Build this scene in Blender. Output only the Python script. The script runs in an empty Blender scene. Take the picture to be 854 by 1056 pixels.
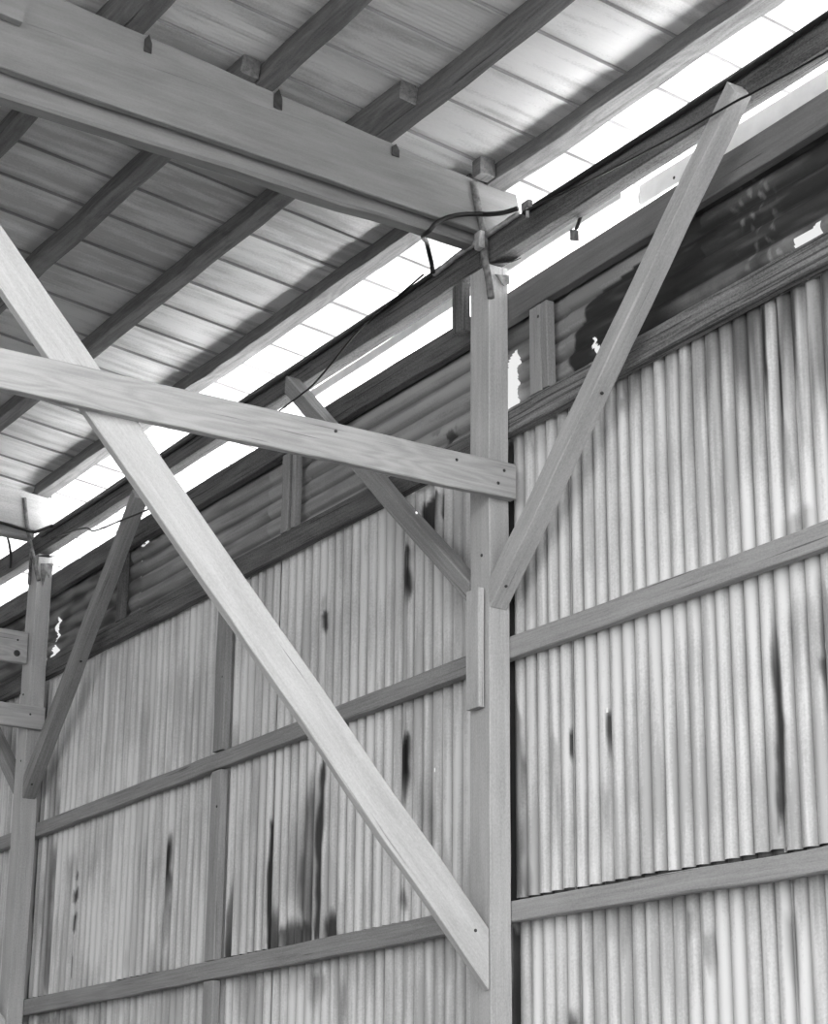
import bpy, math, random
from mathutils import Vector, Matrix, noise
V = Vector
C = bpy.context.scene.collection
random.seed(7)

# ------------------------------------------------------------------ materials
def new_mat(name):
    m = bpy.data.materials.new(name); m.use_nodes = True
    nt = m.node_tree; b = nt.nodes['Principled BSDF']
    return m, nt, b

def g(v): return (v, v, v, 1)

def wood(name, lo, hi, rough=0.75, grain=16.0, rings=0.0, speck=0.5, weather=0.35, check=.30):
    m, nt, b = new_mat(name); N = nt.nodes.new; L = nt.links.new
    tc = N('ShaderNodeTexCoord'); oi = N('ShaderNodeObjectInfo')
    off = N('ShaderNodeVectorMath'); off.operation = 'SCALE'; off.inputs[0].default_value = (37.1, 11.3, 23.7)
    L(oi.outputs['Random'], off.inputs['Scale'])
    add = N('ShaderNodeVectorMath'); add.operation = 'ADD'
    L(tc.outputs['Object'], add.inputs[0]); L(off.outputs[0], add.inputs[1])
    mp = N('ShaderNodeMapping'); mp.inputs['Scale'].default_value = (0.9, grain * 2.2, grain * 2.2)
    L(add.outputs[0], mp.inputs[0])
    n1 = N('ShaderNodeTexNoise'); n1.inputs['Scale'].default_value = 2.0; n1.inputs['Detail'].default_value = 8; n1.inputs['Roughness'].default_value = 0.62
    L(mp.outputs[0], n1.inputs[0])
    # broad weathering patches
    mp2 = N('ShaderNodeMapping'); mp2.inputs['Scale'].default_value = (1.3, 7, 7); L(add.outputs[0], mp2.inputs[0])
    n2 = N('ShaderNodeTexNoise'); n2.inputs['Scale'].default_value = 1.6; n2.inputs['Detail'].default_value = 4; L(mp2.outputs[0], n2.inputs[0])
    # fine sawn speckle
    mp3 = N('ShaderNodeMapping'); mp3.inputs['Scale'].default_value = (30, 60, 60); L(add.outputs[0], mp3.inputs[0])
    n3 = N('ShaderNodeTexNoise'); n3.inputs['Scale'].default_value = 2.5; n3.inputs['Detail'].default_value = 3; L(mp3.outputs[0], n3.inputs[0])
    mx = N('ShaderNodeMix'); mx.data_type = 'FLOAT'; mx.inputs[0].default_value = weather
    L(n1.outputs[0], mx.inputs[2]); L(n2.outputs[0], mx.inputs[3])
    src = mx.outputs[0]
    if rings > 0:
        mp4 = N('ShaderNodeMapping'); mp4.inputs['Scale'].default_value = (1.1, 7, 7); L(add.outputs[0], mp4.inputs[0])
        nd = N('ShaderNodeTexNoise'); nd.inputs['Scale'].default_value = 0.8; nd.inputs['Detail'].default_value = 2; L(mp4.outputs[0], nd.inputs[0])
        ml = N('ShaderNodeMath'); ml.operation = 'MULTIPLY'; ml.inputs[1].default_value = 70; L(nd.outputs[0], ml.inputs[0])
        sn = N('ShaderNodeMath'); sn.operation = 'SINE'; L(ml.outputs[0], sn.inputs[0])
        ma = N('ShaderNodeMath'); ma.operation = 'MULTIPLY_ADD'; ma.inputs[1].default_value = rings; L(sn.outputs[0], ma.inputs[0]); L(src, ma.inputs[2])
        src = ma.outputs[0]
    sp = N('ShaderNodeMath'); sp.operation = 'MULTIPLY_ADD'; sp.inputs[1].default_value = 0.35 * speck
    s0 = N('ShaderNodeMath'); s0.operation = 'SUBTRACT'; s0.inputs[1].default_value = 0.5; L(n3.outputs[0], s0.inputs[0])
    L(s0.outputs[0], sp.inputs[0]); L(src, sp.inputs[2])
    cr = N('ShaderNodeValToRGB'); e = cr.color_ramp.elements
    e[0].position = 0.30; e[0].color = g(lo); e[1].position = 0.68; e[1].color = g(hi)
    L(sp.outputs[0], cr.inputs[0])
    # dark checks (drying cracks) along the grain
    mp5 = N('ShaderNodeMapping'); mp5.inputs['Scale'].default_value = (0.8, 42, 42); L(add.outputs[0], mp5.inputs[0])
    n5 = N('ShaderNodeTexNoise'); n5.inputs['Scale'].default_value = 1.3; n5.inputs['Detail'].default_value = 3; L(mp5.outputs[0], n5.inputs[0])
    cr2 = N('ShaderNodeValToRGB'); cr2.color_ramp.elements[0].position = check - .03; cr2.color_ramp.elements[0].color = g(0.25)
    cr2.color_ramp.elements[1].position = check + .04; cr2.color_ramp.elements[1].color = g(1); L(n5.outputs[0], cr2.inputs[0])
    mu = N('ShaderNodeMix'); mu.data_type = 'RGBA'; mu.blend_type = 'MULTIPLY'; mu.inputs[0].default_value = 0.8
    L(cr.outputs[0], mu.inputs[6]); L(cr2.outputs[0], mu.inputs[7])
    L(mu.outputs[2], b.inputs['Base Color'])
    b.inputs['Roughness'].default_value = rough
    b.inputs['Specular IOR Level'].default_value = 0.2
    bp = N('ShaderNodeBump'); bp.inputs['Strength'].default_value = 0.35; bp.inputs['Distance'].default_value = 0.006
    L(sp.outputs[0], bp.inputs['Height']); L(bp.outputs[0], b.inputs['Normal'])
    return m

def metal(name, v, rough=0.5, var=0.3, metallic=0.4, scale=30):
    m, nt, b = new_mat(name); N = nt.nodes.new; L = nt.links.new
    tc = N('ShaderNodeTexCoord')
    n1 = N('ShaderNodeTexNoise'); n1.inputs['Scale'].default_value = scale; n1.inputs['Detail'].default_value = 6; L(tc.outputs['Object'], n1.inputs[0])
    cr = N('ShaderNodeValToRGB'); e = cr.color_ramp.elements
    e[0].position = 0.3; e[0].color = g(v * (1 - var)); e[1].position = 0.7; e[1].color = g(min(1, v * (1 + var)))
    L(n1.outputs[0], cr.inputs[0]); L(cr.outputs[0], b.inputs['Base Color'])
    b.inputs['Roughness'].default_value = rough; b.inputs['Metallic'].default_value = metallic
    return m

def sheet_mat(name, v, axis, rough=0.6):
    """weathered corrugated cladding: streaky along `axis`, with located stains and painted shade in the attribute 'stain'"""
    m, nt, b = new_mat(name); N = nt.nodes.new; L = nt.links.new
    tc = N('ShaderNodeTexCoord')
    sc = {'z': (16, 16, 0.7), 'x': (0.7, 16, 16), 'y': (9, 0.5, 9)}[axis]
    mp = N('ShaderNodeMapping'); mp.inputs['Scale'].default_value = sc; L(tc.outputs['Object'], mp.inputs[0])
    n1 = N('ShaderNodeTexNoise'); n1.inputs['Scale'].default_value = 1.5; n1.inputs['Detail'].default_value = 7; L(mp.outputs[0], n1.inputs[0])
    n2 = N('ShaderNodeTexNoise'); n2.inputs['Scale'].default_value = 1.1; n2.inputs['Detail'].default_value = 5; L(tc.outputs['Object'], n2.inputs[0])
    n3 = N('ShaderNodeTexNoise'); n3.inputs['Scale'].default_value = 85; n3.inputs['Detail'].default_value = 3; L(tc.outputs['Object'], n3.inputs[0])
    a = N('ShaderNodeMath'); a.operation = 'ADD'; L(n1.outputs[0], a.inputs[0]); L(n2.outputs[0], a.inputs[1])
    a2 = N('ShaderNodeMath'); a2.operation = 'MULTIPLY_ADD'; a2.inputs[1].default_value = 0.3; L(n3.outputs[0], a2.inputs[0]); L(a.outputs[0], a2.inputs[2])
    cr = N('ShaderNodeValToRGB'); e = cr.color_ramp.elements
    e[0].position = 0.78; e[0].color = g(v * 0.66); e[1].position = .98; e[1].color = g(v)
    mm = N('ShaderNodeMath'); mm.operation = 'MULTIPLY'; mm.inputs[1].default_value = 0.78; L(a2.outputs[0], mm.inputs[0])
    L(mm.outputs[0], cr.inputs[0])
    at = N('ShaderNodeAttribute'); at.attribute_name = 'stain_shade'
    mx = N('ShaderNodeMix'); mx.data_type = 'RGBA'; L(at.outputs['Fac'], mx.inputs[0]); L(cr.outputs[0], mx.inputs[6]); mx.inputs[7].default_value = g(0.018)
    L(mx.outputs[2], b.inputs['Base Color'])
    b.inputs['Roughness'].default_value = rough; b.inputs['Specular IOR Level'].default_value = 0.25
    bp = N('ShaderNodeBump'); bp.inputs['Strength'].default_value = 0.12; bp.inputs['Distance'].default_value = 0.004
    L(n3.outputs[0], bp.inputs['Height']); L(bp.outputs[0], b.inputs['Normal'])
    return m

W_PALE = wood('pale_planed_wood', 0.44, 0.60, rings=0.03, weather=0.55, speck=1.4, check=.27)
W_TIE = wood('pale_flat_sawn_wood', 0.34, 0.47, rings=0.10, weather=0.3, speck=0.6)
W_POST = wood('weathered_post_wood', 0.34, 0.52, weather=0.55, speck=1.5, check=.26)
W_RAFT = wood('smooth_rafter_wood', 0.17, 0.26, weather=0.7, speck=0.6, check=.22)
W_MID = wood('grey_rough_wood', 0.19, 0.34, speck=1.4)
W_GIRT = wood('rough_girt_wood', 0.20, 0.36, speck=1.4)
W_GIRTR = wood('pale_lit_girt_wood', 0.27, 0.42, speck=1.2)  # paler copy for right-hand girts, partly light put into the colour
W_STUD = wood('pale_stud_wood', 0.24, 0.38, speck=1.2)
W_HEAD = wood('brown_header_wood', 0.12, 0.22, speck=.8, weather=.6)
W_RAIL = wood('cracked_rail_wood', 0.08, 0.30, speck=1.4, weather=.3, check=.42)
W_DARK = wood('dark_stained_wood', 0.055, 0.19, speck=1.5, weather=0.5, check=.36)
W_PURL = wood('purlin_wood', 0.09, 0.20, speck=1.0, grain=12, rings=0.05)
M_WALL = sheet_mat('corrugated_wall_sheet', 0.74, 'z')
M_BAND = sheet_mat('corrugated_band_sheet', 0.46, 'x')
M_ROOF = sheet_mat('ribbed_roof_sheet', 0.70, 'y', 0.5)
M_IRON = metal('dark_iron', 0.05, 0.6)
M_GALV = metal('galvanised_metal', 0.45, 0.5)
M_RUST = metal('rusty_strap', 0.16, 0.8, 0.6, 0.1)
M_RUB = metal('black_cable_rubber', 0.007, 0.5, 0.2, 0.0)
M_NAIL = metal('nail_metal', 0.06, 0.6)
M_SOFF = metal('white_painted_board', 0.78, 0.7, 0.06, 0.0, 12)
M_EARTH = metal('dark_earth', 0.035, 0.95, 0.3, 0.0, 0.8)
M_YARD = metal('bare_yard', 0.12, 0.95, 0.2, 0.0, 0.8)
M_GRND = metal('pale_dry_ground', 0.80, 0.95, 0.18, 0.0, 0.8)

# ------------------------------------------------------------------ helpers
def link(o, parent=None):
    C.objects.link(o)
    if parent: o.parent = parent
    return o

def mesh_obj(name, verts, faces, mat, parent=None, smooth=False, attr=None):
    me = bpy.data.meshes.new(name)
    me.from_pydata([tuple(v) for v in verts], [], faces); me.update()
    if smooth:
        for p in me.polygons: p.use_smooth = True
    if mat: me.materials.append(mat)
    if attr is not None:
        a = me.attributes.new('stain_shade', 'FLOAT', 'POINT'); a.data.foreach_set('value', attr)
    return link(bpy.data.objects.new(name, me), parent)

def tag(o, label=None, cat=None, group=None, kind=None):
    if label: o['label'] = label
    if cat: o['category'] = cat
    if group: o['group'] = group
    if kind: o['kind'] = kind
    return o

def frame(A, B, wdir):
    x = (B - A).normalized(); y = V(wdir); y = (y - x * y.dot(x)).normalized(); z = x.cross(y)
    m = Matrix((x, y, z)).transposed().to_4x4(); m.translation = A
    return m

def board(name, label, cat, A, B, wdir, w, t, mat, group=None, endA=None, endB=None, jit=0.0035, parent=None, ch=0.005,
          wB=None, nails=(), kind=None):
    """sawn timber from A to B (axis of the board); w along wdir, t across it.
    endA / endB: world normals of bevelled end cuts. nails: (x along, v across, side) on the +-thickness / +-width faces"""
    A, B = V(A), V(B); m = frame(A, B, wdir); Ln = (B - A).length; mi = m.to_3x3().inverted()
    wB = w if wB is None else wB
    n = max(2, int(Ln / 0.22)); sd = random.random() * 100
    def prof(u):
        ww = w + (wB - w) * u / Ln
        a, b = ww / 2, t / 2
        return [(-a + ch, -b), (a - ch, -b), (a, -b + ch), (a, b - ch), (a - ch, b), (-a + ch, b), (-a, b - ch), (-a, -b + ch)]
    eA = mi @ V(endA) if endA is not None else V((1, 0, 0)); eB = mi @ V(endB) if endB is not None else V((1, 0, 0))
    vs = []; fs = []
    for i in range(n + 1):
        u = Ln * i / n
        jy = noise.noise(V((u * 1.7 + sd, 0, 0))) * jit * 2; jz = noise.noise(V((u * 1.7 + sd, 9, 0))) * jit * 2
        for k, (y, z) in enumerate(prof(u)):
            dy = noise.noise(V((u * 5 + sd, k * 3.1, 4))) * jit; dz = noise.noise(V((u * 5 + sd, k * 3.1, 8))) * jit
            yy, zz = y + jy + dy, z + jz + dz
            xa = -(eA.y * yy + eA.z * zz) / eA.x; xb = -(eB.y * yy + eB.z * zz) / eB.x
            s = i / n
            xx = xa + (Ln + xb - xa) * s
            vs.append((xx, yy, zz))
    for i in range(n):
        for k in range(8):
            a = i * 8 + k; b = i * 8 + (k + 1) % 8
            fs.append((a, a + 8, b + 8, b))
    fs.append(tuple(range(8))); fs.append(tuple(range(n * 8 + 7, n * 8 - 1, -1)))
    o = mesh_obj(name, vs, fs, mat, parent)
    o.matrix_world = m
    tag(o, label, cat, group, kind)
    for (u, v, side) in nails:
        nail(o, u, v, side, w, t)
    return o

def nail(o, u, v, side, w, t, r=0.009):
    # flat round head standing 2 mm proud of a face
    d = {'+t': ((0, 0, 1), (0, v, t / 2)), '-t': ((0, 0, -1), (0, v, -t / 2)), '+w': ((0, 1, 0), (0, w / 2, v)), '-w': ((0, -1, 0), (0, -w / 2, v))}[side]
    nrm = V(d[0]); c = V(d[1]) + V((u, 0, 0)); e1 = V((1, 0, 0)); e2 = nrm.cross(e1)
    vs = []; k = 10
    for h, rr in ((-0.004, r), (0.003, r), (0.005, r * 0.6)):
        for i in range(k):
            a = 2 * math.pi * i / k
            vs.append(c + nrm * h + (e1 * math.cos(a) + e2 * math.sin(a)) * rr)
    fs = []
    for j in range(2):
        for i in range(k): fs.append((j * k + i, j * k + (i + 1) % k, (j + 1) * k + (i + 1) % k, (j + 1) * k + i))
    fs.append(tuple(range(2 * k, 3 * k))); fs.append(tuple(range(k - 1, -1, -1)))
    mesh_obj('nail_head', vs, fs, M_NAIL, o, True)

def boxobj(name, x0, x1, y0, y1, z0, z1, mat, parent=None, ch=0.004):
    """chamfered block"""
    import bmesh
    bm = bmesh.new(); bmesh.ops.create_cube(bm, size=1)
    for v in bm.verts: v.co = V(((x1 - x0) * v.co.x, (y1 - y0) * v.co.y, (z1 - z0) * v.co.z))
    bmesh.ops.bevel(bm, geom=bm.edges[:], offset=ch, segments=1, affect='EDGES')
    me = bpy.data.meshes.new(name); bm.to_mesh(me); bm.free(); me.materials.append(mat)
    o = link(bpy.data.objects.new(name, me), parent)
    c = V(((x0 + x1) / 2, (y0 + y1) / 2, (z0 + z1) / 2))
    o.location = c - (V(parent.matrix_world.translation) if parent and False else V((0, 0, 0)))
    return o

def smooth_path(P, n=8):
    P = [V(p) for p in P]; out = []
    for i in range(len(P) - 1):
        p0 = P[max(0, i - 1)]; p1 = P[i]; p2 = P[i + 1]; p3 = P[min(len(P) - 1, i + 2)]
        for k in range(n):
            s = k / n
            out.append(0.5 * ((2 * p1) + (p2 - p0) * s + (2 * p0 - 5 * p1 + 4 * p2 - p3) * s * s + (3 * p1 - p0 - 3 * p2 + p3) * s ** 3))
    out.append(P[-1]); return out

def tube(name, P, r, mat, label=None, cat=None, group=None, parent=None, n=8, k=10):
    P = smooth_path(P, n) if n > 1 else [V(p) for p in P]
    vs = []; fs = []; up = V((0.31, 0.2, 0.93))
    for i, p in enumerate(P):
        d = (P[min(i + 1, len(P) - 1)] - P[max(i - 1, 0)]).normalized()
        e1 = d.cross(up).normalized(); e2 = d.cross(e1)
        for j in range(k):
            a = 2 * math.pi * j / k; vs.append(p + (e1 * math.cos(a) + e2 * math.sin(a)) * r)
    for i in range(len(P) - 1):
        for j in range(k): fs.append((i * k + j, i * k + (j + 1) % k, (i + 1) * k + (j + 1) % k, (i + 1) * k + j))
    fs.append(tuple(range(k - 1, -1, -1))); fs.append(tuple(range((len(P) - 1) * k, len(P) * k)))
    o0 = P[0].copy()
    if parent is None:
        o = mesh_obj(name, [v - o0 for v in vs], fs, mat, None, True); o.location = o0
    else:
        pi = parent.matrix_world.inverted()
        o = mesh_obj(name, [pi @ v for v in vs], fs, mat, parent, True)
    return tag(o, label, cat, group)

def root(name, loc, label, cat, group=None):
    o = bpy.data.objects.new(name, None); o.empty_display_size = 0.1; link(o); o.location = loc
    o.matrix_world = Matrix.Translation(V(loc))
    return tag(o, label, cat, group)

def fbm(x, y, s=1.0):
    return noise.noise(V((x * s, y * s, 0.3))) * 0.6 + noise.noise(V((x * s * 2.3, y * s * 2.3, 5.1))) * 0.3 + noise.noise(V((x * s * 5, y * s * 5, 9.7))) * 0.15

def sstep(a, b, x):
    t = max(0.0, min(1.0, (x - a) / (b - a))); return t * t * (3 - 2 * t)

FLOOR = -2.05
BAY = 6.58
PY = 0.135            # back of the posts = front of the girts
GT = 0.06             # girt thickness
SY = PY + GT + 0.024  # mid plane of the vertical sheets

# ------------------------------------------------------------------ ground
fl = mesh_obj('floor', [(-80, -80, FLOOR), (5.5, -80, FLOOR), (5.5, .3, FLOOR), (-80, .3, FLOOR)], [(0, 1, 2, 3)], M_EARTH)
tag(fl, 'dark earth floor under the shed', 'floor', kind='structure')
fo = mesh_obj('floor', [(-80, .3, FLOOR), (80, .3, FLOOR), (80, 80, FLOOR), (-80, 80, FLOOR)], [(0, 1, 2, 3)], M_GRND)
fy = mesh_obj('floor', [(5.5, -80, FLOOR), (80, -80, FLOOR), (80, .3, FLOOR), (5.5, .3, FLOOR)], [(0, 1, 2, 3)], M_YARD)
tag(fy, 'bare yard beyond the open end of the shed', 'floor', kind='structure')
tag(fo, 'pale sunlit yard outside the shed wall', 'floor', kind='structure')

ff = mesh_obj('shade_wall', [(-22, -14, FLOOR), (-3, -14, FLOOR), (-3, -14, 6.8), (-22, -14, 6.8), (-22, -14.1, FLOOR), (-3, -14.1, FLOOR), (-3, -14.1, 6.8), (-22, -14.1, 6.8)],
              [(0, 1, 2, 3), (7, 6, 5, 4), (0, 4, 5, 1), (1, 5, 6, 2), (2, 6, 7, 3), (3, 7, 4, 0)], M_EARTH)  # unseen wall added so the left side gets less light
tag(ff, 'unseen plain wall added to shade the open side of the shed', 'wall', kind='structure')

# ------------------------------------------------------------------ wall of vertical corrugated sheets
PITCH = 0.104; AMP = 0.016; PH = -0.040
# stains and dark gaps painted on the wall: x, z top, z bottom, half width, strength, softness top/bottom
ST = [(1.995, 2.35, 1.15, 0.038, 0.92, .5, .1), (2.02, 1.75, 1.05, 0.05, 0.3, .3, .1),
      (-2.16, 2.3, 1.08, 0.05, 0.95, .15, .1), (-2.26, 2.3, 1.05, 0.10, 0.35, .4, .1), (-1.2, 2.22, 1.72, 0.045, 1.0, .12, .2),
      (-1.19, 1.42, 1.15, 0.05, 0.6, .15, .1), (-2.80, 1.98, 1.1, 0.025, 1.0, .08, .05), (-2.76, 1.5, 1.08, 0.07, 0.5, .5, .05),
      (-4.305, 2.14, 1.5, 0.045, 1.0, .2, .3), (-4.31, 1.8, 1.1, 0.05, 0.35, .2, .3), (-4.5, 2.0, 1.65, 0.12, 0.3, .2, .2),
      (-5.89, 2.02, 1.91, 0.035, 1, .03, .03), (-5.888, 1.89, 1.75, 0.045, 1, .03, .03), (-5.882, 1.71, 1.54, 0.045, 1, .04, .04), (-5.87, 1.42, 1.2, 0.018, .8, .05, .05),
      (-5.98, 2.3, 1.7, 0.10, .3, .2, .4), (-5.62, 2.2, 1.8, 0.08, .3, .2, .3), (-4.88, 1.5, 1.1, .05, .2, .2, .2),
      (0.733, 1.965, 1.66, 0.018, 0.95, .03, .2), (0.69, 1.7, 1.1, 0.04, 0.3, .2, .5), (0.424, 1.94, 1.72, 0.016, 0.95, .06, .08), (0.27, 2.0, 1.2, 0.04, 0.25, .1, .5),
      (-0.105, 3.64, 1.0, 0.035, 0.97, .05, .05), (-0.105, 1.0, -.3, 0.035, 0.9, .05, .05), (-0.055, 2.36, 1.08, 0.05, 0.7, .3, .05), (-6.725, 3.64, 1.0, .035, .97, .05, .05), (-6.725, 1.0, -.3, .035, .9, .05, .05), (-.19, 3.6, .2, .04, .6, .1, .1), (0.06, 3.2, 2.4, .05, .35, .3, .3), (.04, 1.5, 1.05, .06, .5, .4, .03),
      (2.03, 3.75, 3.0, .025, .9, .05, .45), (2.12, 3.78, 2.75, .022, .95, .05, .5), (2.23, 3.78, 3.0, .024, .9, .05, .4), (1.93, 3.72, 2.9, .05, .55, .05, .45),
      (1.80, 3.7, 3.2, .05, .5, .05, .3), (2.38, 3.78, 2.9, .06, .55, .05, .4), (2.14, 3.3, 2.45, .04, .5, .4, .5), (1.60, 3.65, 3.35, .06, .35, .05, .2), (1.45, 3.64, 3.4, .06, .3, .05, .2), (1.2, 3.64, 3.45, .07, .3, .05, .15), (.95, 3.6, 3.42, .07, .3, .03, .15),
      (2.22, 2.68, 2.46, .07, .45, .1, .05), (2.12, 2.66, 2.48, .05, .35, .1, .05), (2.17, 2.3, 1.8, .10, .3, .2, .3), (2.33, 2.35, 1.5, .07, .45, .2, .4), (2.30, 1.92, 1.7, .03, .5, .03, .2),
      (2.45, 3.0, 1.4, .06, .25, .6, .4),
      (-2.17, 3.17, 2.96, 0.055, 0.97, .05, .08), (-2.19, 3.3, 3.1, .03, .4, .1, .1), (-1.19, 3.38, 2.96, 0.045, 0.95, .06, .12), (-1.1, 3.4, 3.2, .09, .35, .1, .2),
      (-0.93, 3.6, 3.26, 0.10, 0.97, .05, .12), (-0.8, 3.6, 3.42, .03, .9, .03, .05), (-1.02, 3.62, 3.45, .02, .9, .03, .05),
      (-0.93, 2.12, 1.2, 0.14, 0.42, .4, .5), (-0.78, 1.7, 1.1, .06, .3, .3, .3), (-2.0, 1.36, 1.04, 0.09, 0.97, .16, .02), (-1.93, 1.2, 1.06, .05, .6, .06, .03), (-1.6, 1.15, 1.06, .1, .3, .05, .03),
      (-2.46, 1.32, 1.04, .24, .9, .12, .02), (-2.74, 1.45, 1.04, .09, .85, .2, .02), (-2.45, 2.1, 1.2, .13, .38, .4, .3), (-2.32, 2.25, 1.1, .07, .55, .3, .1),
      (-3.02, 1.3, 1.06, .06, .3, .1, .05), (-3.35, 1.35, 1.08, .05, .6, .2, .03), (-3.36, 2.7, 2.48, .05, .3, .2, .02),
      (-3.62, 1.9, 1.3, .06, .3, .3, .3), (-3.34, 1.6, 1.1, .03, .7, .2, .05),
      (1.47, .85, .55, .07, .5, .1, .15), (.39, .58, .3, .04, .8, .08, .1), (1.3, .95, .75, .06, .35, .05, .1), (.75, .98, .8, .2, .25, .03, .1), (2.0, .9, .3, .05, .3, .1, .3), (2.36, .93, .5, .03, .5, .05, .3),
      (-2.2, .98, .6, .12, .5, .03, .3), (-2.6, .98, .75, .3, .25, .03, .2), (-1.9, .95, .35, .03, .45, .2, .2), (-.6, 3.3, 2.6, .15, .15, .3, .3),
      (-6.45, 3.2, .2, .10, .5, .5, .3), (-6.35, 2.4, 1.1, .06, .35, .3, .1), (-6.2, .97, .6, .3, .45, .05, .2), (-5.3, .97, .75, .5, .2, .03, .2)]
def wall_stain_shade(x, z):
    s = 0.0; wob = fbm(x, z * .5, 5.0); stk = noise.noise(V((x * 42, z * 1.6, 2.2))) * .6 + noise.noise(V((x * 17, z * 2.5, 4.2))) * .6
    for (cx, zt, zb, hw, k, st, sb) in ST:
        if abs(x - cx) > hw * 2.2 or z > zt + .1 or z < zb - .1: continue
        dz = wob * 0.10 + stk * min(.16, (zt - zb) * .22)
        e = sstep(zt, zt - st, z + dz) * sstep(zb - .01, zb + sb, z + dz)
        d = sstep(hw * 1.25, hw * 0.55, abs(x - cx + wob * hw * 0.9) / (.25 + .75 * e))
        s = 1 - (1 - s) * (1 - max(0, min(1, k * e * d * (1 + (1 - k) * 1.4 * stk))))
    # general soiling in runs
    col = noise.noise(V((x * 2.6, z * .25, 3.3)))
    s = max(s, 0.40 * sstep(.1, .7, col) * (.6 + .9 * stk))
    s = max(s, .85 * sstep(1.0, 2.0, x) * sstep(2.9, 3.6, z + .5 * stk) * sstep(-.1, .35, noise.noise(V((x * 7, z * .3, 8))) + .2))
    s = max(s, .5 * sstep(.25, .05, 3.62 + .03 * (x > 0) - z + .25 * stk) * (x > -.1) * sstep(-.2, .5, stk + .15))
    s = max(s, .35 * sstep(.28, .0, z - 1.1 - .25 * stk) * sstep(0, .5, noise.noise(V((x * 1.7, 3, 8)))) * (z > 1.0))
    s = max(s, .35 * sstep(.3, .02, .99 - z + .3 * stk) * sstep(-.2, .4, noise.noise(V((x * 2.1, 5, 8)))) * (z < 1.0))
    valley = 1 - abs(math.cos(math.pi * (x - PH) / PITCH))      # groove shade painted into the hollows
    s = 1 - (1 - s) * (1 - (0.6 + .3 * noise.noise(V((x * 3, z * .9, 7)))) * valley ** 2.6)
    return s

def corr_y(x): return AMP * (1 - 2 * abs(math.cos(math.pi * (x - PH) / PITCH)) ** .8)
FR = [-.5, -.47, -.43, -.37, -.29, -.2, -.1, 0, .1, .2, .29, .37, .43, .47]

HOLES_V = [(2.314, 1.937), (.725, 1.957), (-.87, 1.929), (-2.471, 1.917), (2.237, 3.738), (2.203, 3.736)]
wall = root('wall_back', (0, SY, 0), 'corrugated sheet wall behind the timber posts', 'wall'); wall['kind'] = 'structure'
def vsheet(x0, x1, zt, zb, dy, rows, rag, lap=9):
    vs = []; at = []; fs = []
    xs = [x0] + sorted(PH + (q + f) * PITCH for q in range(int((x0 - PH) / PITCH) - 2, int((x1 - PH) / PITCH) + 3) for f in FR if x0 + .002 < PH + (q + f) * PITCH < x1 - .002) + [x1]
    nx = len(xs) - 1
    ztj = zt + random.uniform(-rag, rag); zbj = zb + random.uniform(-rag, rag)
    tilt = random.uniform(-.004, .004)
    for i in range(nx + 1):
        x = xs[i]
        for j in range(rows + 1):
            z = ztj + (zbj - ztj) * j / rows
            y = corr_y(x) + dy + tilt * (x - x0) + 0.003 * noise.noise(V((x * 1.3, z * .8, 1)))
            vs.append((x, y, z)); at.append((.9 if z > lap else wall_stain_shade(x, z)) if z > -.2 else 0.1)  # sheet tops above the lap painted dark as gap shadow
    dz = abs(zbj - ztj) / rows
    for i in range(nx):
        for j in range(rows):
            xc = (xs[i] + xs[i + 1]) / 2; dx = xs[i + 1] - xs[i]; zc = ztj + (zbj - ztj) * (j + .5) / rows
            if any(abs(xc - hx) < dx * .51 and abs(zc - hz) < dz * .51 for hx, hz in HOLES_V): continue
            a = i * (rows + 1) + j; fs.append((a, a + 1, a + rows + 2, a + rows + 1))
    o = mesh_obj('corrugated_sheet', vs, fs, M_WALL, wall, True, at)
    return o
SEAMS = [3.55, 2.77, 2.0, 1.22, .44, -.36, -1.2, -2.15, -2.8, -3.46, -4.305, -5.1, -5.885, -6.66, -7.5, -8.3, -9.17]
for k in range(len(SEAMS) - 1):
    xa, xb = SEAMS[k + 1] - 0.02, SEAMS[k] + 0.03
    d = 0.006 * (k % 2)
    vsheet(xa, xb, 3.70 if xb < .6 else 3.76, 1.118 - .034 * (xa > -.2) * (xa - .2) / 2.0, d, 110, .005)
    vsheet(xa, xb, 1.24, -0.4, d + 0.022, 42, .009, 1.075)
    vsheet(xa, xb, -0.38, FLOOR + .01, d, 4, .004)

for xa in (-15.75, -14.1, -12.45, -10.8, 3.53, 5.2, 6.85): vsheet(xa, xa + 1.68, 3.76, FLOOR + .01, .003, 24, .004)  # right-hand sheets added out of view to block outdoor light

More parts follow.
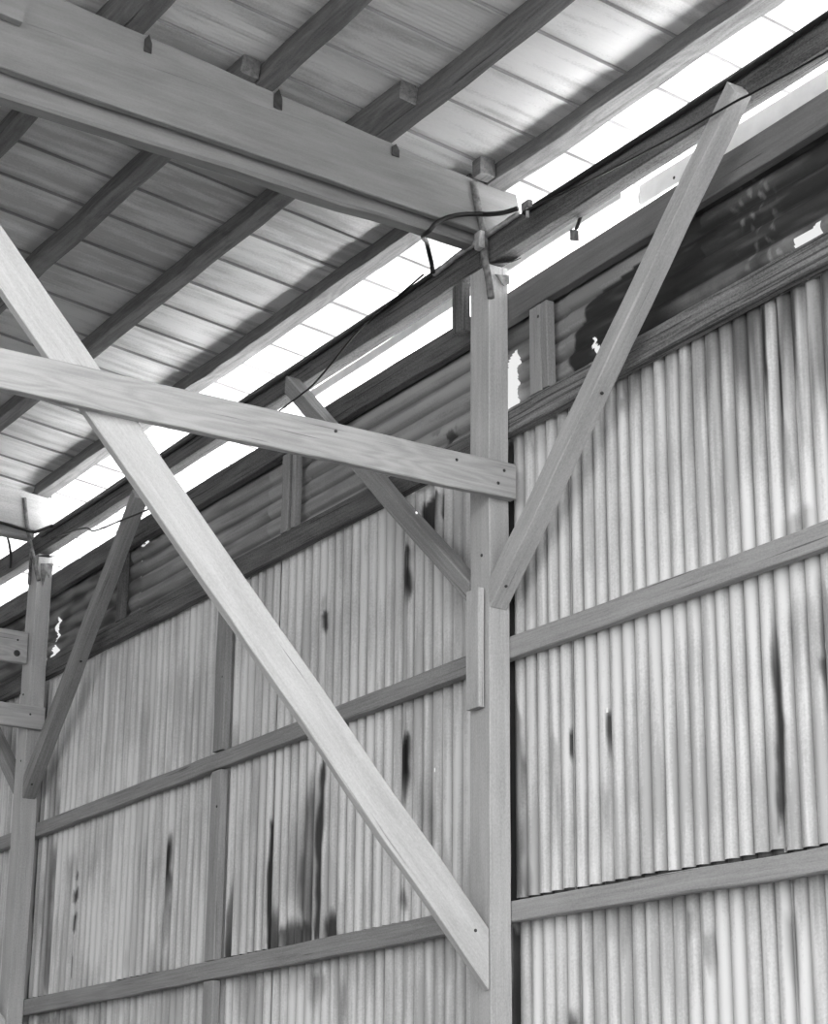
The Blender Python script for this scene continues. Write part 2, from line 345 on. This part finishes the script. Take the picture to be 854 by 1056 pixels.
# upper band of horizontal corrugated sheets, torn and burnt in places
def pip(x, z, poly):
    c = False; n = len(poly)
    for i in range(n):
        (xa, za), (xb, zb) = poly[i], poly[(i + 1) % n]
        if (za > z) != (zb > z) and x < (xb - xa) * (z - za) / (zb - za) + xa: c = not c
    return c
HB = [[(-.22, 3.84), (-.22, 4.1), (-.125, 4.16), (-.035, 4.2), (-.03, 4.15), (-.05, 4.10), (-.035, 4.05), (-.055, 4.0), (-.03, 3.93), (-.05, 3.86)],
      [(.66, 4.02), (.685, 4.02), (.69, 3.975), (.745, 3.935), (.75, 3.88), (.72, 3.83), (.695, 3.84), (.715, 3.885), (.705, 3.925), (.665, 3.965)],
      [(2.26, 3.8), (2.27, 3.945), (2.40, 3.945), (2.42, 3.965), (2.46, 3.965), (2.455, 3.92), (2.43, 3.8)],
      [(-6.63, 4.13), (-6.60, 4.16), (-6.56, 4.12), (-6.55, 4.05), (-6.60, 4.01), (-6.63, 4.05)],
      [(-6.63, 4.02), (-6.585, 4.02), (-6.57, 3.97), (-6.60, 3.93), (-6.59, 3.97), (-6.63, 3.97)],
      [(-6.7, 3.90), (-6.6, 3.92), (-6.56, 3.87), (-6.62, 3.80), (-6.7, 3.78)],
      [(-5.06, 4.36), (-5.0, 4.40), (-4.96, 4.36), (-5.02, 4.34)]]
def band_stain_shade(x, z):
    wob = fbm(x, z, 4.0)
    s = 0.15
    if x > .3:      # soot spreading down and to the right from the torn corner
        EP = [(3.7, .47), (3.90, .479), (3.978, .433), (4.047, .518), (4.119, .510), (4.143, .601), (4.202, .611), (4.254, .683), (4.269, .923), (4.30, 1.25), (4.33, 1.5), (4.5, 1.6)]
        edge = 1.6
        for (za, xa), (zb, xb) in zip(EP, EP[1:]):
            if za <= z <= zb: edge = xa + (xb - xa) * (z - za) / (zb - za)
        s = max(s, .95 * sstep(edge - .012, edge + .015, x + wob * .02))
        s -= .16 * sstep(.1, .7, noise.noise(V((x * 5, z * 30, 6)))) * (x > edge)
        if x > 1.6: s -= .18 * sstep(.0, .5, noise.noise(V((x * .8, z * 9, 2)))) 
        if x > 1.2: s -= .45 * sstep(4.0, 3.95, z - .03 * (x - 1.4)) * sstep(1.2, 1.5, x) * (.7 + wob)
        s -= .4 * sstep(.15, .5, noise.noise(V((x * 26, z * 20, 4)))) * sstep(.22, .05, abs(x - 2.02 + .2 * (z - 4.1))) * (x > edge)
    elif x > -.25:
        s = max(s, .55 + .4 * sstep(.0, .4, wob)) * sstep(.4, .2, x) + .1
    elif x > -3:
        s = .14 + .8 * sstep(.05, .2, fbm(x, z, 9)) * sstep(4.02, 3.85, z) * sstep(-1.9, -1.2, x)
    else:
        s = .26 + .25 * sstep(-.1, .5, noise.noise(V((x * 2, z * 14, 3))))
        if x < -5.2: s = .55 + .3 * sstep(-.1, .4, noise.noise(V((x * 3, z * 14, 3))))
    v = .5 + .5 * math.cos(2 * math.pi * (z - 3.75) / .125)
    s = 1 - (1 - max(0, s)) * (1 - .55 * v ** 5)  # corrugation shade painted into the creases
    return max(0, min(.96, s))
BY = PY + GT + 0.03
def bsheet(x0, x1, z0, z1, dy):
    nx = int((x1 - x0) / .012); nz = int((z1 - z0) / .0105); vs = []; at = []; fs = []
    for i in range(nx + 1):
        for j in range(nz + 1):
            z = z0 + (z1 - z0) * j / nz
            e0 = x0 + .012 * math.cos(2 * math.pi * (z - 3.75) / .125) + .008 * noise.noise(V((z * 30, x0, 0)))
            x = e0 + (x1 - e0) * i / nx
            vs.append((x, dy + .018 * (2 * (1 - abs(math.sin(math.pi * (z - 3.75) / .125)) ** .8) - 1) + .006 * noise.noise(V((x * 1.2, z * 3, 0))), z)); at.append(band_stain_shade(x, z))
    for i in range(nx):
        for j in range(nz):
            a = i * (nz + 1) + j
            c = (V(vs[a]) + V(vs[a + nz + 2])) / 2
            if any(pip(c.x, c.z, p) for p in HB): continue
            fs.append((a, a + nz + 1, a + nz + 2, a + 1))
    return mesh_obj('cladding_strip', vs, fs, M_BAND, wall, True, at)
for (xa, xb, d) in ((.445, 3.6, 0), (-.5, .50, .012), (-2.44, -.45, 0), (-5.08, -2.38, .012), (-6.95, -5.02, 0), (-9.3, -6.9, .012)):
    bsheet(xa, xb, 3.69, 4.50, BY - SY + d)
bsheet(3.55, 8.5, 3.69, 4.50, BY - SY + .012)
bsheet(-15.7, -9.28, 3.69, 4.50, BY - SY)

# ------------------------------------------------------------------ roof
RS = math.tan(math.radians(-7.0)); RZ = 5.147          # top of the rafters: z = RZ + RS*y
def rz(y, off=0.0): return RZ + RS * y + off
roof = root('ceiling', (0, 0, RZ), 'ribbed metal roof seen from below', 'roof'); roof['kind'] = 'structure'
RIB = 0.42; RX0 = 0.425; YB, YE = -15.0, .95
def roof_prof(x):
    # narrow folded rib at each pitch, a raised flat beside it, shallow swages between
    u = ((x - RX0) % RIB) / RIB
    h = 0.0
    d = min(u, 1 - u) * RIB
    if u > .5:                         # -x side of the rib: flat bead falling gently away
        h -= .016 * sstep(.085, .0, d)
    h += .020 * (1 if d < .010 else 0) * 0
    h += 0.0010 * math.cos(2 * math.pi * x / .035) + .0012 * math.cos(2 * math.pi * x / .14)
    return h
def rsheet(x0, x1, dz):
    vs = []; fs = []; at = []
    xs = []
    x = x0
    while x < x1 - 1e-6:
        xs.append(x); x += .0105
    xs.append(x1)
    k = math.floor((x0 - RX0) / RIB)
    for q in range(k, k + 5):
        for e in (-.0012, .0012):
            if x0 < RX0 + q * RIB + e < x1: xs.append(RX0 + q * RIB + e)
    xs.sort()
    ny = 24
    for x in xs:
        for j in range(ny + 1):
            y = YB + (YE - YB) * j / ny
            vs.append((x, y, RS * y + .128 + dz + roof_prof(x) + .004 * noise.noise(V((x * 1.1, y * .9, 2)))))
            d = ((x - RX0 + RIB / 2) % RIB) - RIB / 2
            at.append(.10 * sstep(.25, .7, .5 + fbm(x, y * .5, 1.5)) + (.58 if abs(d) < .0036 else 0))
    for i in range(len(xs) - 1):
        for j in range(ny):
            a = i * (ny + 1) + j; fs.append((a, a + 1, a + ny + 2, a + ny + 1))
    mesh_obj('roofing_sheet', vs, fs, M_ROOF, roof, False, at)
nsh = 0
x = RX0 + .002 - RIB * 32
while x < 4.4:
    rsheet(x, x + 2 * RIB + .012, .0025 * (nsh % 2)); x += 2 * RIB; nsh += 1

# ------------------------------------------------------------------ posts and their trusses
UP = (0, 0, 1)
def post(px, label, top):
    return board('timber_post', label, 'post', (px - .095, PY / 2, FLOOR), (px - .095, PY / 2, top), (1, 0, 0), .19, PY - .004, W_POST, 'timber posts',
                 jit=.0025, nails=((5.0, .02, '-t'), (5.55, -.03, '-t')))
post(0, 'large square timber post at the centre with wall sheets either side', 4.655)
post(-BAY, 'distant square timber post near the left edge', 4.655)

def rafter(px, which, W_RAFT=W_RAFT):
    r = root('roof_rafter', (px, 0, 4.85), f'{which}', 'rafter', 'doubled roof rafters')
    pi = r.matrix_world.inverted()
    def sub(name, *a, **k):
        o = board(name, None, None, *a, **k); mw = o.matrix_world.copy(); o.parent = r; o.matrix_parent_inverse = pi; o.matrix_world = mw; return o
    # front plank, bottom edge z(y), top follows it at constant depth; tapered packing strip above
    s = -0.047; zc = lambda y: 4.848 + s * (y + .09) + .155
    sub('plank', (px - .026, -5.8, zc(-5.8) - .013), (px - .026, .235, zc(.235)), UP, .284, .05, W_RAFT, endB=(0, .9, .25), wB=.31)
    zt = lambda y: rz(y) - .002
    za = lambda y: zc(y) + .142 - .012 * (-y / 5.8) + .002
    ya, yb = -5.8, -.03
    wa, wb = zt(ya) - za(ya), max(.012, zt(yb) - za(yb))
    sub('packing_strip', (px - .027, ya, za(ya) + wa / 2), (px - .027, yb, za(yb) + wb / 2), UP, wa, .046, W_RAFT, wB=wb, ch=.003)
    zb = lambda y: 4.80 - .026 * y
    sub('back_plank', (px - .1425, -5.8, zb(-5.8) + .16), (px - .1425, -.012, zb(0) + .16), UP, .32, .11, W_RAFT, jit=.006, ch=.016)
    return r
rafter(0, 'doubled timber rafter sloping across the top left corner to the centre post')
rafter(-BAY, 'distant rafter end above the left post, pale for the light on it', W_POST)  # outside light on this rafter put in as paler wood

def tie(px, zc, h, y1, which, y0=-5.6, x0=0.0, t=.056, nl=()):
    return board('tie_beam', which, 'beam', (px + x0 + t / 2, y0, zc), (px + x0 + t / 2, y1, zc), UP, h, t, W_TIE, 'horizontal ties', nails=nl)
tie(0, 3.360, .205, .137, 'long pale horizontal tie crossing in front of the diagonal strut to the centre post', x0=.003,
    nl=((5.66, .05, '+t'), (5.62, -.03, '+t'), (4.6, .06, '+t'), (5.35, .05, '+t')))
tie(-BAY, 3.282, .185, .122, 'lower of two short tie ends on the left post', x0=.003, nl=((5.6, .02, '+t'),))
up = tie(-BAY, 3.875, .26, -.014, 'upper wider tie end with a bolt on the left post', x0=-.122, nl=((5.5, .05, '+t'),))
nail(up, 5.5, -.06, '+t', .26, .056, r=.028)

def diag(px, which):
    s = -1.1114; d = V((0, 1, s)).normalized(); nrm = V((0, -s, 1)).normalized()    # nrm: up and outwards
    P0 = V((px - .030, -.016, .952 - .0)) - nrm * .1025
    P0 = P0 + d * ((-.006 - P0.y) / d.y)
    A = P0 - d * (3.75 / d.y); B = P0 + d * (0.10 / d.y * 0)
    # shift end so that the vertical cut meets the post face
    return board('diagonal_strut', which, 'strut', A, P0, nrm, .205, .055, W_PALE, 'diagonal truss struts', endB=(0, 1, 0), endA=(0, 0, 1),
                 nails=((5.45, .03, '-t' if False else '+t'),))
diag(0, 'long pale diagonal strut falling from upper left to the foot of the centre post')
diag(-BAY, 'pale strut end at the bottom left corner beside the left post')

# knee braces (x-z plane), y from 0 to .11
def knee_right(px, L, which, mat, pale=False):
    s = .880; x1 = L; d = V((1, 0, s)).normalized(); n = V((-s, 0, 1)).normalized()
    w = .125
    A = V((px + .004, .056, 2.640 + w / 2 / d.x)); B = V((px + x1, -.062, 2.640 + s * x1 + .092 / 2 / d.x))
    return board('knee_brace', which, 'brace', A, B, n, w, .108, mat, 'knee braces', endA=(1, 0, 0), endB=(.8, 0, .55), wB=.092,
                 nails=((.09, .02, '-w'), (3.0 if x1 > 2 else 2.75, .02, '-w'), (2.98 if x1 > 2 else 2.73, -.025, '-w'), (1.3, .0, '-w')))
def knee_left(px, L, which, mat):
    s = -.957; d = V((-1, 0, .957)).normalized(); n = V((.957, 0, 1)).normalized(); w = .095
    A = V((px - .200, .052, 2.70 + w / 2 / abs(d.x))); B = V((px - .19 - L, -.056, 2.68 + .945 * L + w / 2 / abs(d.x)))
    return board('knee_brace', which, 'brace', A, B, n, w, .106, mat, 'knee braces', endA=(1, 0, 0), endB=(1, 0, -.1))

knee_right(0, 2.24, 'long sloping knee brace to the right of the centre post', W_POST)
knee_left(0, 2.0, 'knee brace to the left of the centre post passing behind the horizontal tie', W_MID)
knee_right(-BAY, 2.10, 'distant knee brace rising right from the left post', W_MID)
knee_left(-BAY, 2.0, 'knee brace half hidden left of the left post', W_MID)

# cleat nailed on the inner face of the centre post
board('post_cleat', 'short vertical cleat nailed to the left face of the centre post', 'cleat', (-.10, -.024, 2.10), (-.10, -.024, 2.755), (1, 0, 0), .125, .038, W_POST,
      nails=((.5, -.02, '+t'),))
board('hanger_block', 'dark short wood block hanging under the eave beam left of the centre post', 'block', (-.33, .034, 4.36), (-.33, .034, 4.652), (1, 0, 0), .105, .06, W_DARK)
board('splice_plate', 'small pale board lapped on the rafter face at the top left corner', 'board', (.032, -3.6, 5.375), (.032, -2.855, 5.30), UP, .135, .05, W_RAFT, nails=((.62, .02, '+t'),))

# ------------------------------------------------------------------ eave beam, header, rail, girts, studs
def rail(name, label, cat, pts, h, y0, t, mat, group, nails=()):
    (xa, za), (xb, zb) = pts
    return board(name, label, cat, (xa, y0 + t / 2, za), (xb, y0 + t / 2, zb), UP, h, t, mat, group, nails=nails)
rail('eave_beam', 'dark eave beam right of the centre post carrying cables', 'beam', ((-.09, 4.752), (4.2, 4.745)), .178, .002, .102, W_DARK, 'eave beams')
rail('eave_beam', 'dark eave beam between the left post and the centre post', 'beam', ((-6.67, 4.748), (-.095, 4.752)), .178, .002, .102, W_DARK, 'eave beams')
rail('eave_beam', 'dark eave beam left of the left post at the edge of the picture', 'beam', ((-11, 4.748), (-6.675, 4.748)), .178, .002, .102, W_DARK, 'eave beams')
Y0 = PY + .001
rail('wall_header', 'dark header plank right of the centre post under the bright eave gap', 'plank', ((-.09, 4.425), (3.6, 4.475)), .18, Y0, GT, W_HEAD, 'header planks', nails=((.75, .06, '-t'),))
rail('wall_header', 'dark header plank left of the centre post under the bright eave gap', 'plank', ((-6.67, 4.42), (-.095, 4.43)), .165, Y0, GT, W_DARK, 'header planks')
rail('wall_header', 'dark header plank beyond the left post', 'plank', ((-15.7, 4.42), (-6.675, 4.42)), .165, Y0, GT, W_DARK, 'header planks')
rail('wall_rail', 'dark cracked rail along the top of the vertical sheets right of the centre post', 'rail', ((-.09, 3.735), (3.6, 3.785)), .15, Y0, GT, W_RAIL, 'top rails')
rail('wall_rail', 'dark rail along the top of the vertical sheets left of the centre post', 'rail', ((-6.67, 3.712), (-.095, 3.712)), .15, Y0, GT, W_DARK, 'top rails')
rail('wall_rail', 'dark rail beyond the left post', 'rail', ((-15.7, 3.712), (-6.675, 3.712)), .15, Y0, GT, W_DARK, 'top rails')
rail('wall_girt', 'upper grey girt right of the centre post across the vertical sheets', 'girt', ((-.09, 2.439), (3.6, 2.41)), .118, Y0, GT, W_GIRTR, 'wall girts', nails=((.5, .02, '-t'), (2.1, 0, '-t')))
rail('wall_girt', 'upper grey girt left of the centre post behind the diagonal strut', 'girt', ((-6.67, 2.402), (-.095, 2.436)), .108, Y0, GT, W_GIRT, 'wall girts', nails=((3.1, .01, '-t'), (4.6, .01, '-t'), (5.3, .02, '-t')))
rail('wall_girt', 'upper girt beyond the left post', 'girt', ((-15.7, 2.402), (-6.675, 2.402)), .108, Y0, GT, W_GIRT, 'wall girts')
rail('wall_girt', 'lower grey girt right of the centre post with a knot', 'girt', ((-.09, 1.040), (3.6, .982)), .104, Y0, GT, W_GIRTR, 'wall girts', nails=((.3, .01, '-t'), (.75, .02, '-t'), (.72, -.02, '-t')))
rail('wall_girt', 'lower grey girt left of the centre post ending behind the strut foot', 'girt', ((-6.67, 1.040), (-.095, 1.043)), .118, Y0, GT, W_GIRT, 'wall girts')
rail('wall_girt', 'lower girt beyond the left post', 'girt', ((-15.7, 1.04), (-6.675, 1.04)), .118, Y0, GT, W_GIRT, 'wall girts')

def stud(x0, x1, z0, z1, label, mat, group, nails=()):
    board('wall_stud', label, 'stud', ((x0 + x1) / 2, PY + .0305, z0), ((x0 + x1) / 2, PY + .0305, z1), (1, 0, 0), x1 - x0, .055, mat, group, nails=nails)
stud(-3.53, -3.39, 2.486, 3.632, 'tall stud between the upper girt and the top rail', W_MID, 'wall studs', ((.5, .04, '-t'),))
stud(-3.53, -3.39, 1.106, 2.352, 'tall stud between the two girts left of the strut', W_STUD, 'wall studs', ((1.0, .03, '-t'),))
stud(-3.53, -3.39, FLOOR, .976, 'tall stud below the lower girt at the bottom edge', W_STUD, 'wall studs', ((2.6, .0, '-t'),))
stud(.195, .305, 3.820, 4.330, 'short stud just right of the centre post under the header', W_STUD, 'band studs', ((.44, .035, '-t'),))
stud(-2.66, -2.57, 3.792, 4.334, 'short stud under the header behind the horizontal tie', W_MID, 'band studs')
stud(-5.27, -5.18, 3.792, 4.334, 'short stud under the header beside the distant knee brace', W_DARK, 'band studs')
stud(.315, .37, 3.823, 4.33, 'thin batten beside the short stud right of the centre post', W_MID, 'band battens')
stud(-2.52, -2.475, 3.792, 4.334, 'thin batten beside the short stud behind the tie', W_MID, 'band battens')

# ------------------------------------------------------------------ purlins on the rafters
def purlin(xa, xb, y0, y1, label, mat=W_PURL, h=.115):
    yc = (y0 + y1) / 2
    nrm = V((0, -RS, 1)).normalized()
    base = V((0, yc, rz(yc) + .002)) + nrm * h / 2
    return board('roof_purlin', label, 'purlin', base + V((xa, 0, 0)), base + V((xb, 0, 0)), (0, 1, RS), y1 - y0, h, mat, 'roof purlins', jit=.006)
RB = 'right of the centre rafter'; LB = 'left of the centre rafter'
purlin(-.12, 4.3, -.002, .118, 'purlin nearest the wall right of the centre rafter')
purlin(-.14, 4.3, -.752, -.642, 'second purlin from the wall right of the centre rafter')
purlin(-.14, 4.3, -1.515, -1.405, 'third purlin from the wall right of the centre rafter')
purlin(-.14, 4.3, -2.285, -2.175, 'fourth purlin from the wall at the top edge right of the centre rafter')
purlin(-.14, 4.3, -3.05, -2.94, 'fifth purlin from the wall right of the centre rafter')
purlin(-6.66, -.13, -.055, .055, 'purlin nearest the wall left of the centre rafter')
purlin(-6.66, .42, -.868, -.757, 'second purlin from the wall with its lapped end showing past the rafter')
purlin(-6.66, .05, -1.63, -1.52, 'third dark purlin from the wall left of the centre rafter')
purlin(-6.66, .5, -2.40, -2.29, 'fourth dark purlin from the wall left of the centre rafter')
purlin(-6.66, .05, -3.16, -3.055, 'fifth purlin from the wall left of the centre rafter')
for k, (a, b, nm) in enumerate(((-.002, .11, 'nearest the wall'), (-.752, -.642, 'second from the wall'), (-1.515, -1.405, 'third from the wall'))):
    purlin(-11.5, -6.67, a, b, f'purlin beyond the left rafter, {nm}')

# end block of purlin at post, dark metal clips on the rafter face
boxobj_r = root('purlin_block', (0, 0, 0), 'small wood block on the rafter at the end of the wall purlin', 'block')
b = boxobj('block', .006, .09, -.115, -.01, rz(-.06) + .004, rz(-.06) + .112, W_PURL, boxobj_r)
def clip(y, z, w, h, label):
    vs = [(.0, y, z + h * .5), (.0, y + w * .55, z + h * .95), (.0, y + w, z + h * .3), (.0, y + w, z - h * .5), (.0, y, z - h * .45)]
    vs = vs + [(.004, a, c) for (_, a, c) in vs]
    o0 = V((.003, y, z))
    fs = [(4, 3, 2, 1, 0), (5, 6, 7, 8, 9)] + [(i, (i + 1) % 5, 5 + (i + 1) % 5, 5 + i) for i in range(5)]
    o = mesh_obj('metal_clip', [V(v) + V((.003, 0, 0)) - o0 for v in vs], fs, M_IRON); o.location = o0
    tag(o, label, 'clip', 'metal clips on the rafter')
clip(-2.172, 5.352, .042, .075, 'dark metal clip on the rafter under the fourth purlin')
clip(-1.398, 5.262, .050, .085, 'dark metal clip on the rafter under the third purlin')
clip(-.650, 5.178, .048, .055, 'dark metal clip on the rafter under the second purlin')

# ------------------------------------------------------------------ soffit boards outside the wall
sb = board('soffit_board', 'white soffit board seen through the long gap above the header', 'board', (-2.75, .40, 4.782), (.84, .40, 4.828), (0, 1, 0), .20, .072, M_SOFF, jit=.002)
fb = board('fascia_board', 'pale fascia plank behind the top of the right knee brace', 'board', (.845, .445, 4.84), (4.2, .445, 4.81), UP, .13, .04, M_SOFF, jit=.002, nails=((.3, -.02, '+t'),))

# ------------------------------------------------------------------ cables, conduit, straps
tube('electric_cable', [(.39, -.022, 4.806), (1.1, -.016, 4.802), (1.73, -.02, 4.789), (2.27, -.02, 4.784), (2.81, -.02, 4.795), (3.6, -.02, 4.79)], .016, M_RUB,
     'thick black cable along the eave beam right of the centre post', 'cable', 'eave cables')
tube('electric_cable', [(-6.5, -.02, 4.78), (-4.8, -.02, 4.772), (-2.97, -.02, 4.779), (-1.66, -.02, 4.784), (-.8, -.02, 4.80), (-.45, -.03, 4.80)], .014, M_RUB,
     'thick black cable along the eave beam left of the centre post', 'cable', 'eave cables')
tube('electric_cable', [(.44, -.06, 4.775), (.495, -.07, 4.77), (1.1, -.08, 4.69), (1.867, -.135, 4.583), (2.287, -.135, 4.559), (2.439, -.135, 4.544), (2.923, -.135, 4.512), (3.6, -.135, 4.48)], .006, M_RUB,
     'thin black wire sagging across the top of the right knee brace', 'wire', 'thin wires')
tube('electric_cable', [(-.62, -.045, 4.82), (-1.127, -.05, 4.755), (-1.29, -.12, 4.655), (-1.691, -.135, 4.506), (-1.938, -.135, 4.471), (-2.5, -.135, 4.44)], .006, M_RUB,
     'thin black wire dropping along the eave beam left of the centre post', 'wire', 'thin wires')
tube('electric_cable', [(-6.3, -.03, 4.70), (-5.6, -.03, 4.60), (-5.2, -.10, 4.46), (-4.645, -.135, 4.381), (-4.222, -.135, 4.338), (-3.9, -.12, 4.33)], .007, M_RUB,
     'thin black wire under the distant eave beam by the left post', 'wire', 'thin wires')
# loop round the rafter end
CAM = V((8.98779034, -6.06342574, -0.45369851))
tube('electric_cable', [(-.485, -.064, 4.775), (-.497, -.066, 4.837), (-.40, -.16, 4.90), (-.25, -.26, 4.83), (-.06, -.40, 4.745), (.03, -.41, 4.745), (.04, -.376, 4.793), (.056, -.303, 4.842), (.06, -.206, 4.884), (.062, -.10, 4.915), (.10, -.070, 4.905), (.266, -.080, 4.842), (.40, -.082, 4.81)], .014, M_RUB,
     'black cable looped around the rafter end above the centre post', 'cable', 'cable loops')
tube('electric_cable', [(-BAY + .03, -.8, 4.872), (-BAY + .055, -.35, 4.84), (-BAY + .06, -.20, 4.822), (-BAY + .06, -.09, 4.81), (-BAY + .10, -.075, 4.80), (-BAY + .4, -.058, 4.775)], .013, M_RUB,
     'black cable running under the rafter end at the left post', 'cable', 'cable loops')
tube('electric_cable', [(-7.12, -.03, 4.66), (-7.13, -.03, 4.78), (-7.05, -.1, 4.90), (-6.9, -.2, 4.86)], .011, M_RUB,
     'black cable drop hanging left of the left post', 'cable', 'cable loops')
tube('conduit_pipe', [(-.52, -.032, 4.785), (-.294, -.032, 4.806), (-.1, -.032, 4.812), (.12, -.032, 4.814), (.34, -.032, 4.816)], .0155, M_GALV,
     'light metal conduit crossing in front of the centre post top', 'pipe')
tube('pipe_strap', [(.014, -.108, 5.135), (.014, -.079, 4.98), (.016, -.050, 4.86), (.016, -.040, 4.80), (.017, -.034, 4.66), (.017, -.012, 4.56), (.016, .006, 4.44)], .021, M_RUST,
     'rusty vertical strap on the rafter end and centre post', 'strap', 'rusty straps')
tube('pipe_strap', [(-BAY + .014, -.16, 5.10), (-BAY + .014, -.117, 4.86), (-BAY + .016, -.05, 4.62), (-BAY + .016, .01, 4.42)], .017, M_RUST,
     'rusty vertical strap on the left post', 'strap', 'rusty straps')
jb = root('junction_box', (.035, -.082, 4.765), 'small light junction box on the strap at the centre post', 'box')
def pbox(name, par, c, s, mat, ch=.004):
    o = boxobj(name, -s[0] / 2, s[0] / 2, -s[1] / 2, s[1] / 2, -s[2] / 2, s[2] / 2, mat, par, ch); o.location = V(c); return o
pbox('box_body', jb, (0, 0, 0), (.058, .034, .105), M_GALV)
pbox('box_cover', jb, (0, -.019, 0), (.050, .005, .095), M_GALV, .002)
br = root('torn_bracket', (.03, .06, 4.62), 'dark bent metal bracket at the top of the centre post', 'bracket')
def plate(name, par, pts, th, mat, nrm):
    n = V(nrm) * th; k = len(pts)
    vs = [V(p) for p in pts] + [V(p) + n for p in pts]
    fs = [tuple(range(k - 1, -1, -1)), tuple(range(k, 2 * k))] + [(i, (i + 1) % k, k + (i + 1) % k, k + i) for i in range(k)]
    return mesh_obj(name, vs, fs, mat, par)
plate('top_leaf', br, [(-.02, -.055, .03), (.10, .01, .012), (.14, .045, .03), (.10, .05, .035), (-.02, .0, .045)], .006, M_IRON, (0, 0, 1))
plate('torn_flap', br, [(-.012, -.03, -.03), (-.012, .03, -.02), (-.012, .068, -.01), (-.012, .07, -.065), (-.012, .03, -.085), (-.012, .0, -.05)], .006, M_RUST, (1, 0, 0))
hb = root('joist_hanger', (.70, .09, 4.60), 'small grey metal hanger dangling under the eave beam', 'bracket')
plate('hanger_plate', hb, [(-.045, 0, -.04), (.03, 0, -.075), (.03, 0, -.01), (-.045, 0, .025)], .005, M_RUST, (0, 1, 0))
plate('hanger_strap', hb, [(-.01, 0, .0), (.03, 0, -.0), (.065, 0, .055), (.035, 0, .06)], .005, M_IRON, (0, 1, 0))
tube('pipe_strap', [(-6.70, -.022, 4.90), (-6.705, -.02, 4.75), (-6.695, -.018, 4.60), (-6.70, -.018, 4.42)], .014, M_RUST,
     'second rusty strap on the inner face of the left post', 'strap', 'rusty straps')
bl = root('torn_bracket', (-BAY + .008, .05, 4.60), 'dark bent metal bracket at the top of the left post', 'bracket')
plate('top_leaf', bl, [(0, -.055, .03), (.07, .01, .012), (.10, .065, .03), (.05, .075, .035), (0, .0, .045)], .006, M_IRON, (0, 0, 1))
plate('torn_flap', bl, [(0, -.03, -.03), (0, .03, -.02), (0, .08, -.01), (0, .07, -.075), (0, .05, -.14), (0, .03, -.09), (0, .0, -.22), (0, -.02, -.12)], .006, M_RUST, (1, 0, 0))
cc = root('cable_clamp', (.46, -.055, 4.81), 'small metal clamp holding cables on the eave beam', 'clamp')
pbox('clamp_body', cc, (0, 0, 0), (.07, .03, .05), M_RUST); pbox('clamp_bolt', cc, (.02, -.01, -.055), (.018, .018, .06), M_GALV)

# ------------------------------------------------------------------ light
w = bpy.data.worlds.new('sky'); bpy.context.scene.world = w; w.use_nodes = True
bg = w.node_tree.nodes['Background']; bg.inputs[0].default_value = (1, 1, 1, 1); bg.inputs[1].default_value = 1.0
# sky, with a glow added over the open end to brighten right-hand faces
_n = w.node_tree; _tc = _n.nodes.new('ShaderNodeTexCoord'); _d = _n.nodes.new('ShaderNodeVectorMath'); _d.operation = 'DOT_PRODUCT'
_d.inputs[1].default_value = (.95, -.24, .2); _n.links.new(_tc.outputs['Generated'], _d.inputs[0])
_r = _n.nodes.new('ShaderNodeMapRange'); _r.interpolation_type = 'SMOOTHSTEP'
_r.inputs['From Min'].default_value = -.1; _r.inputs['From Max'].default_value = 1.0; _r.inputs['To Min'].default_value = .8; _r.inputs['To Max'].default_value = 3.5
_n.links.new(_d.outputs['Value'], _r.inputs['Value']); _n.links.new(_r.outputs[0], bg.inputs[1])
sun = bpy.data.lights.new('sun', 'SUN'); sun.energy = 40.0; sun.angle = math.radians(2)
so = link(bpy.data.objects.new('sun', sun))
so.rotation_euler = (V((.35, -.62, -.95)).to_track_quat('-Z', 'Y')).to_euler()

# ------------------------------------------------------------------ camera
R = Matrix(((0.53021595, 0.84781578, 0.00891377), (0.26464703, -0.17547741, 0.94824555), (-0.80550171, 0.50041591, 0.31741285)))
cd = bpy.data.cameras.new('camera'); co = link(bpy.data.objects.new('camera', cd))
m = Matrix((R[0], R[1], -R[2])).transposed().to_4x4(); m.translation = CAM
co.matrix_world = m
cd.sensor_fit = 'HORIZONTAL'; cd.sensor_width = 36; cd.lens = 36 * 2170.5 / 854
cd.clip_end = 300
s = bpy.context.scene; s.camera = co
s.view_settings.view_transform = 'Standard'; s.view_settings.look = 'None'; s.view_settings.gamma = 1
s.view_settings.use_curve_mapping = False; s.view_settings.exposure = 0.10
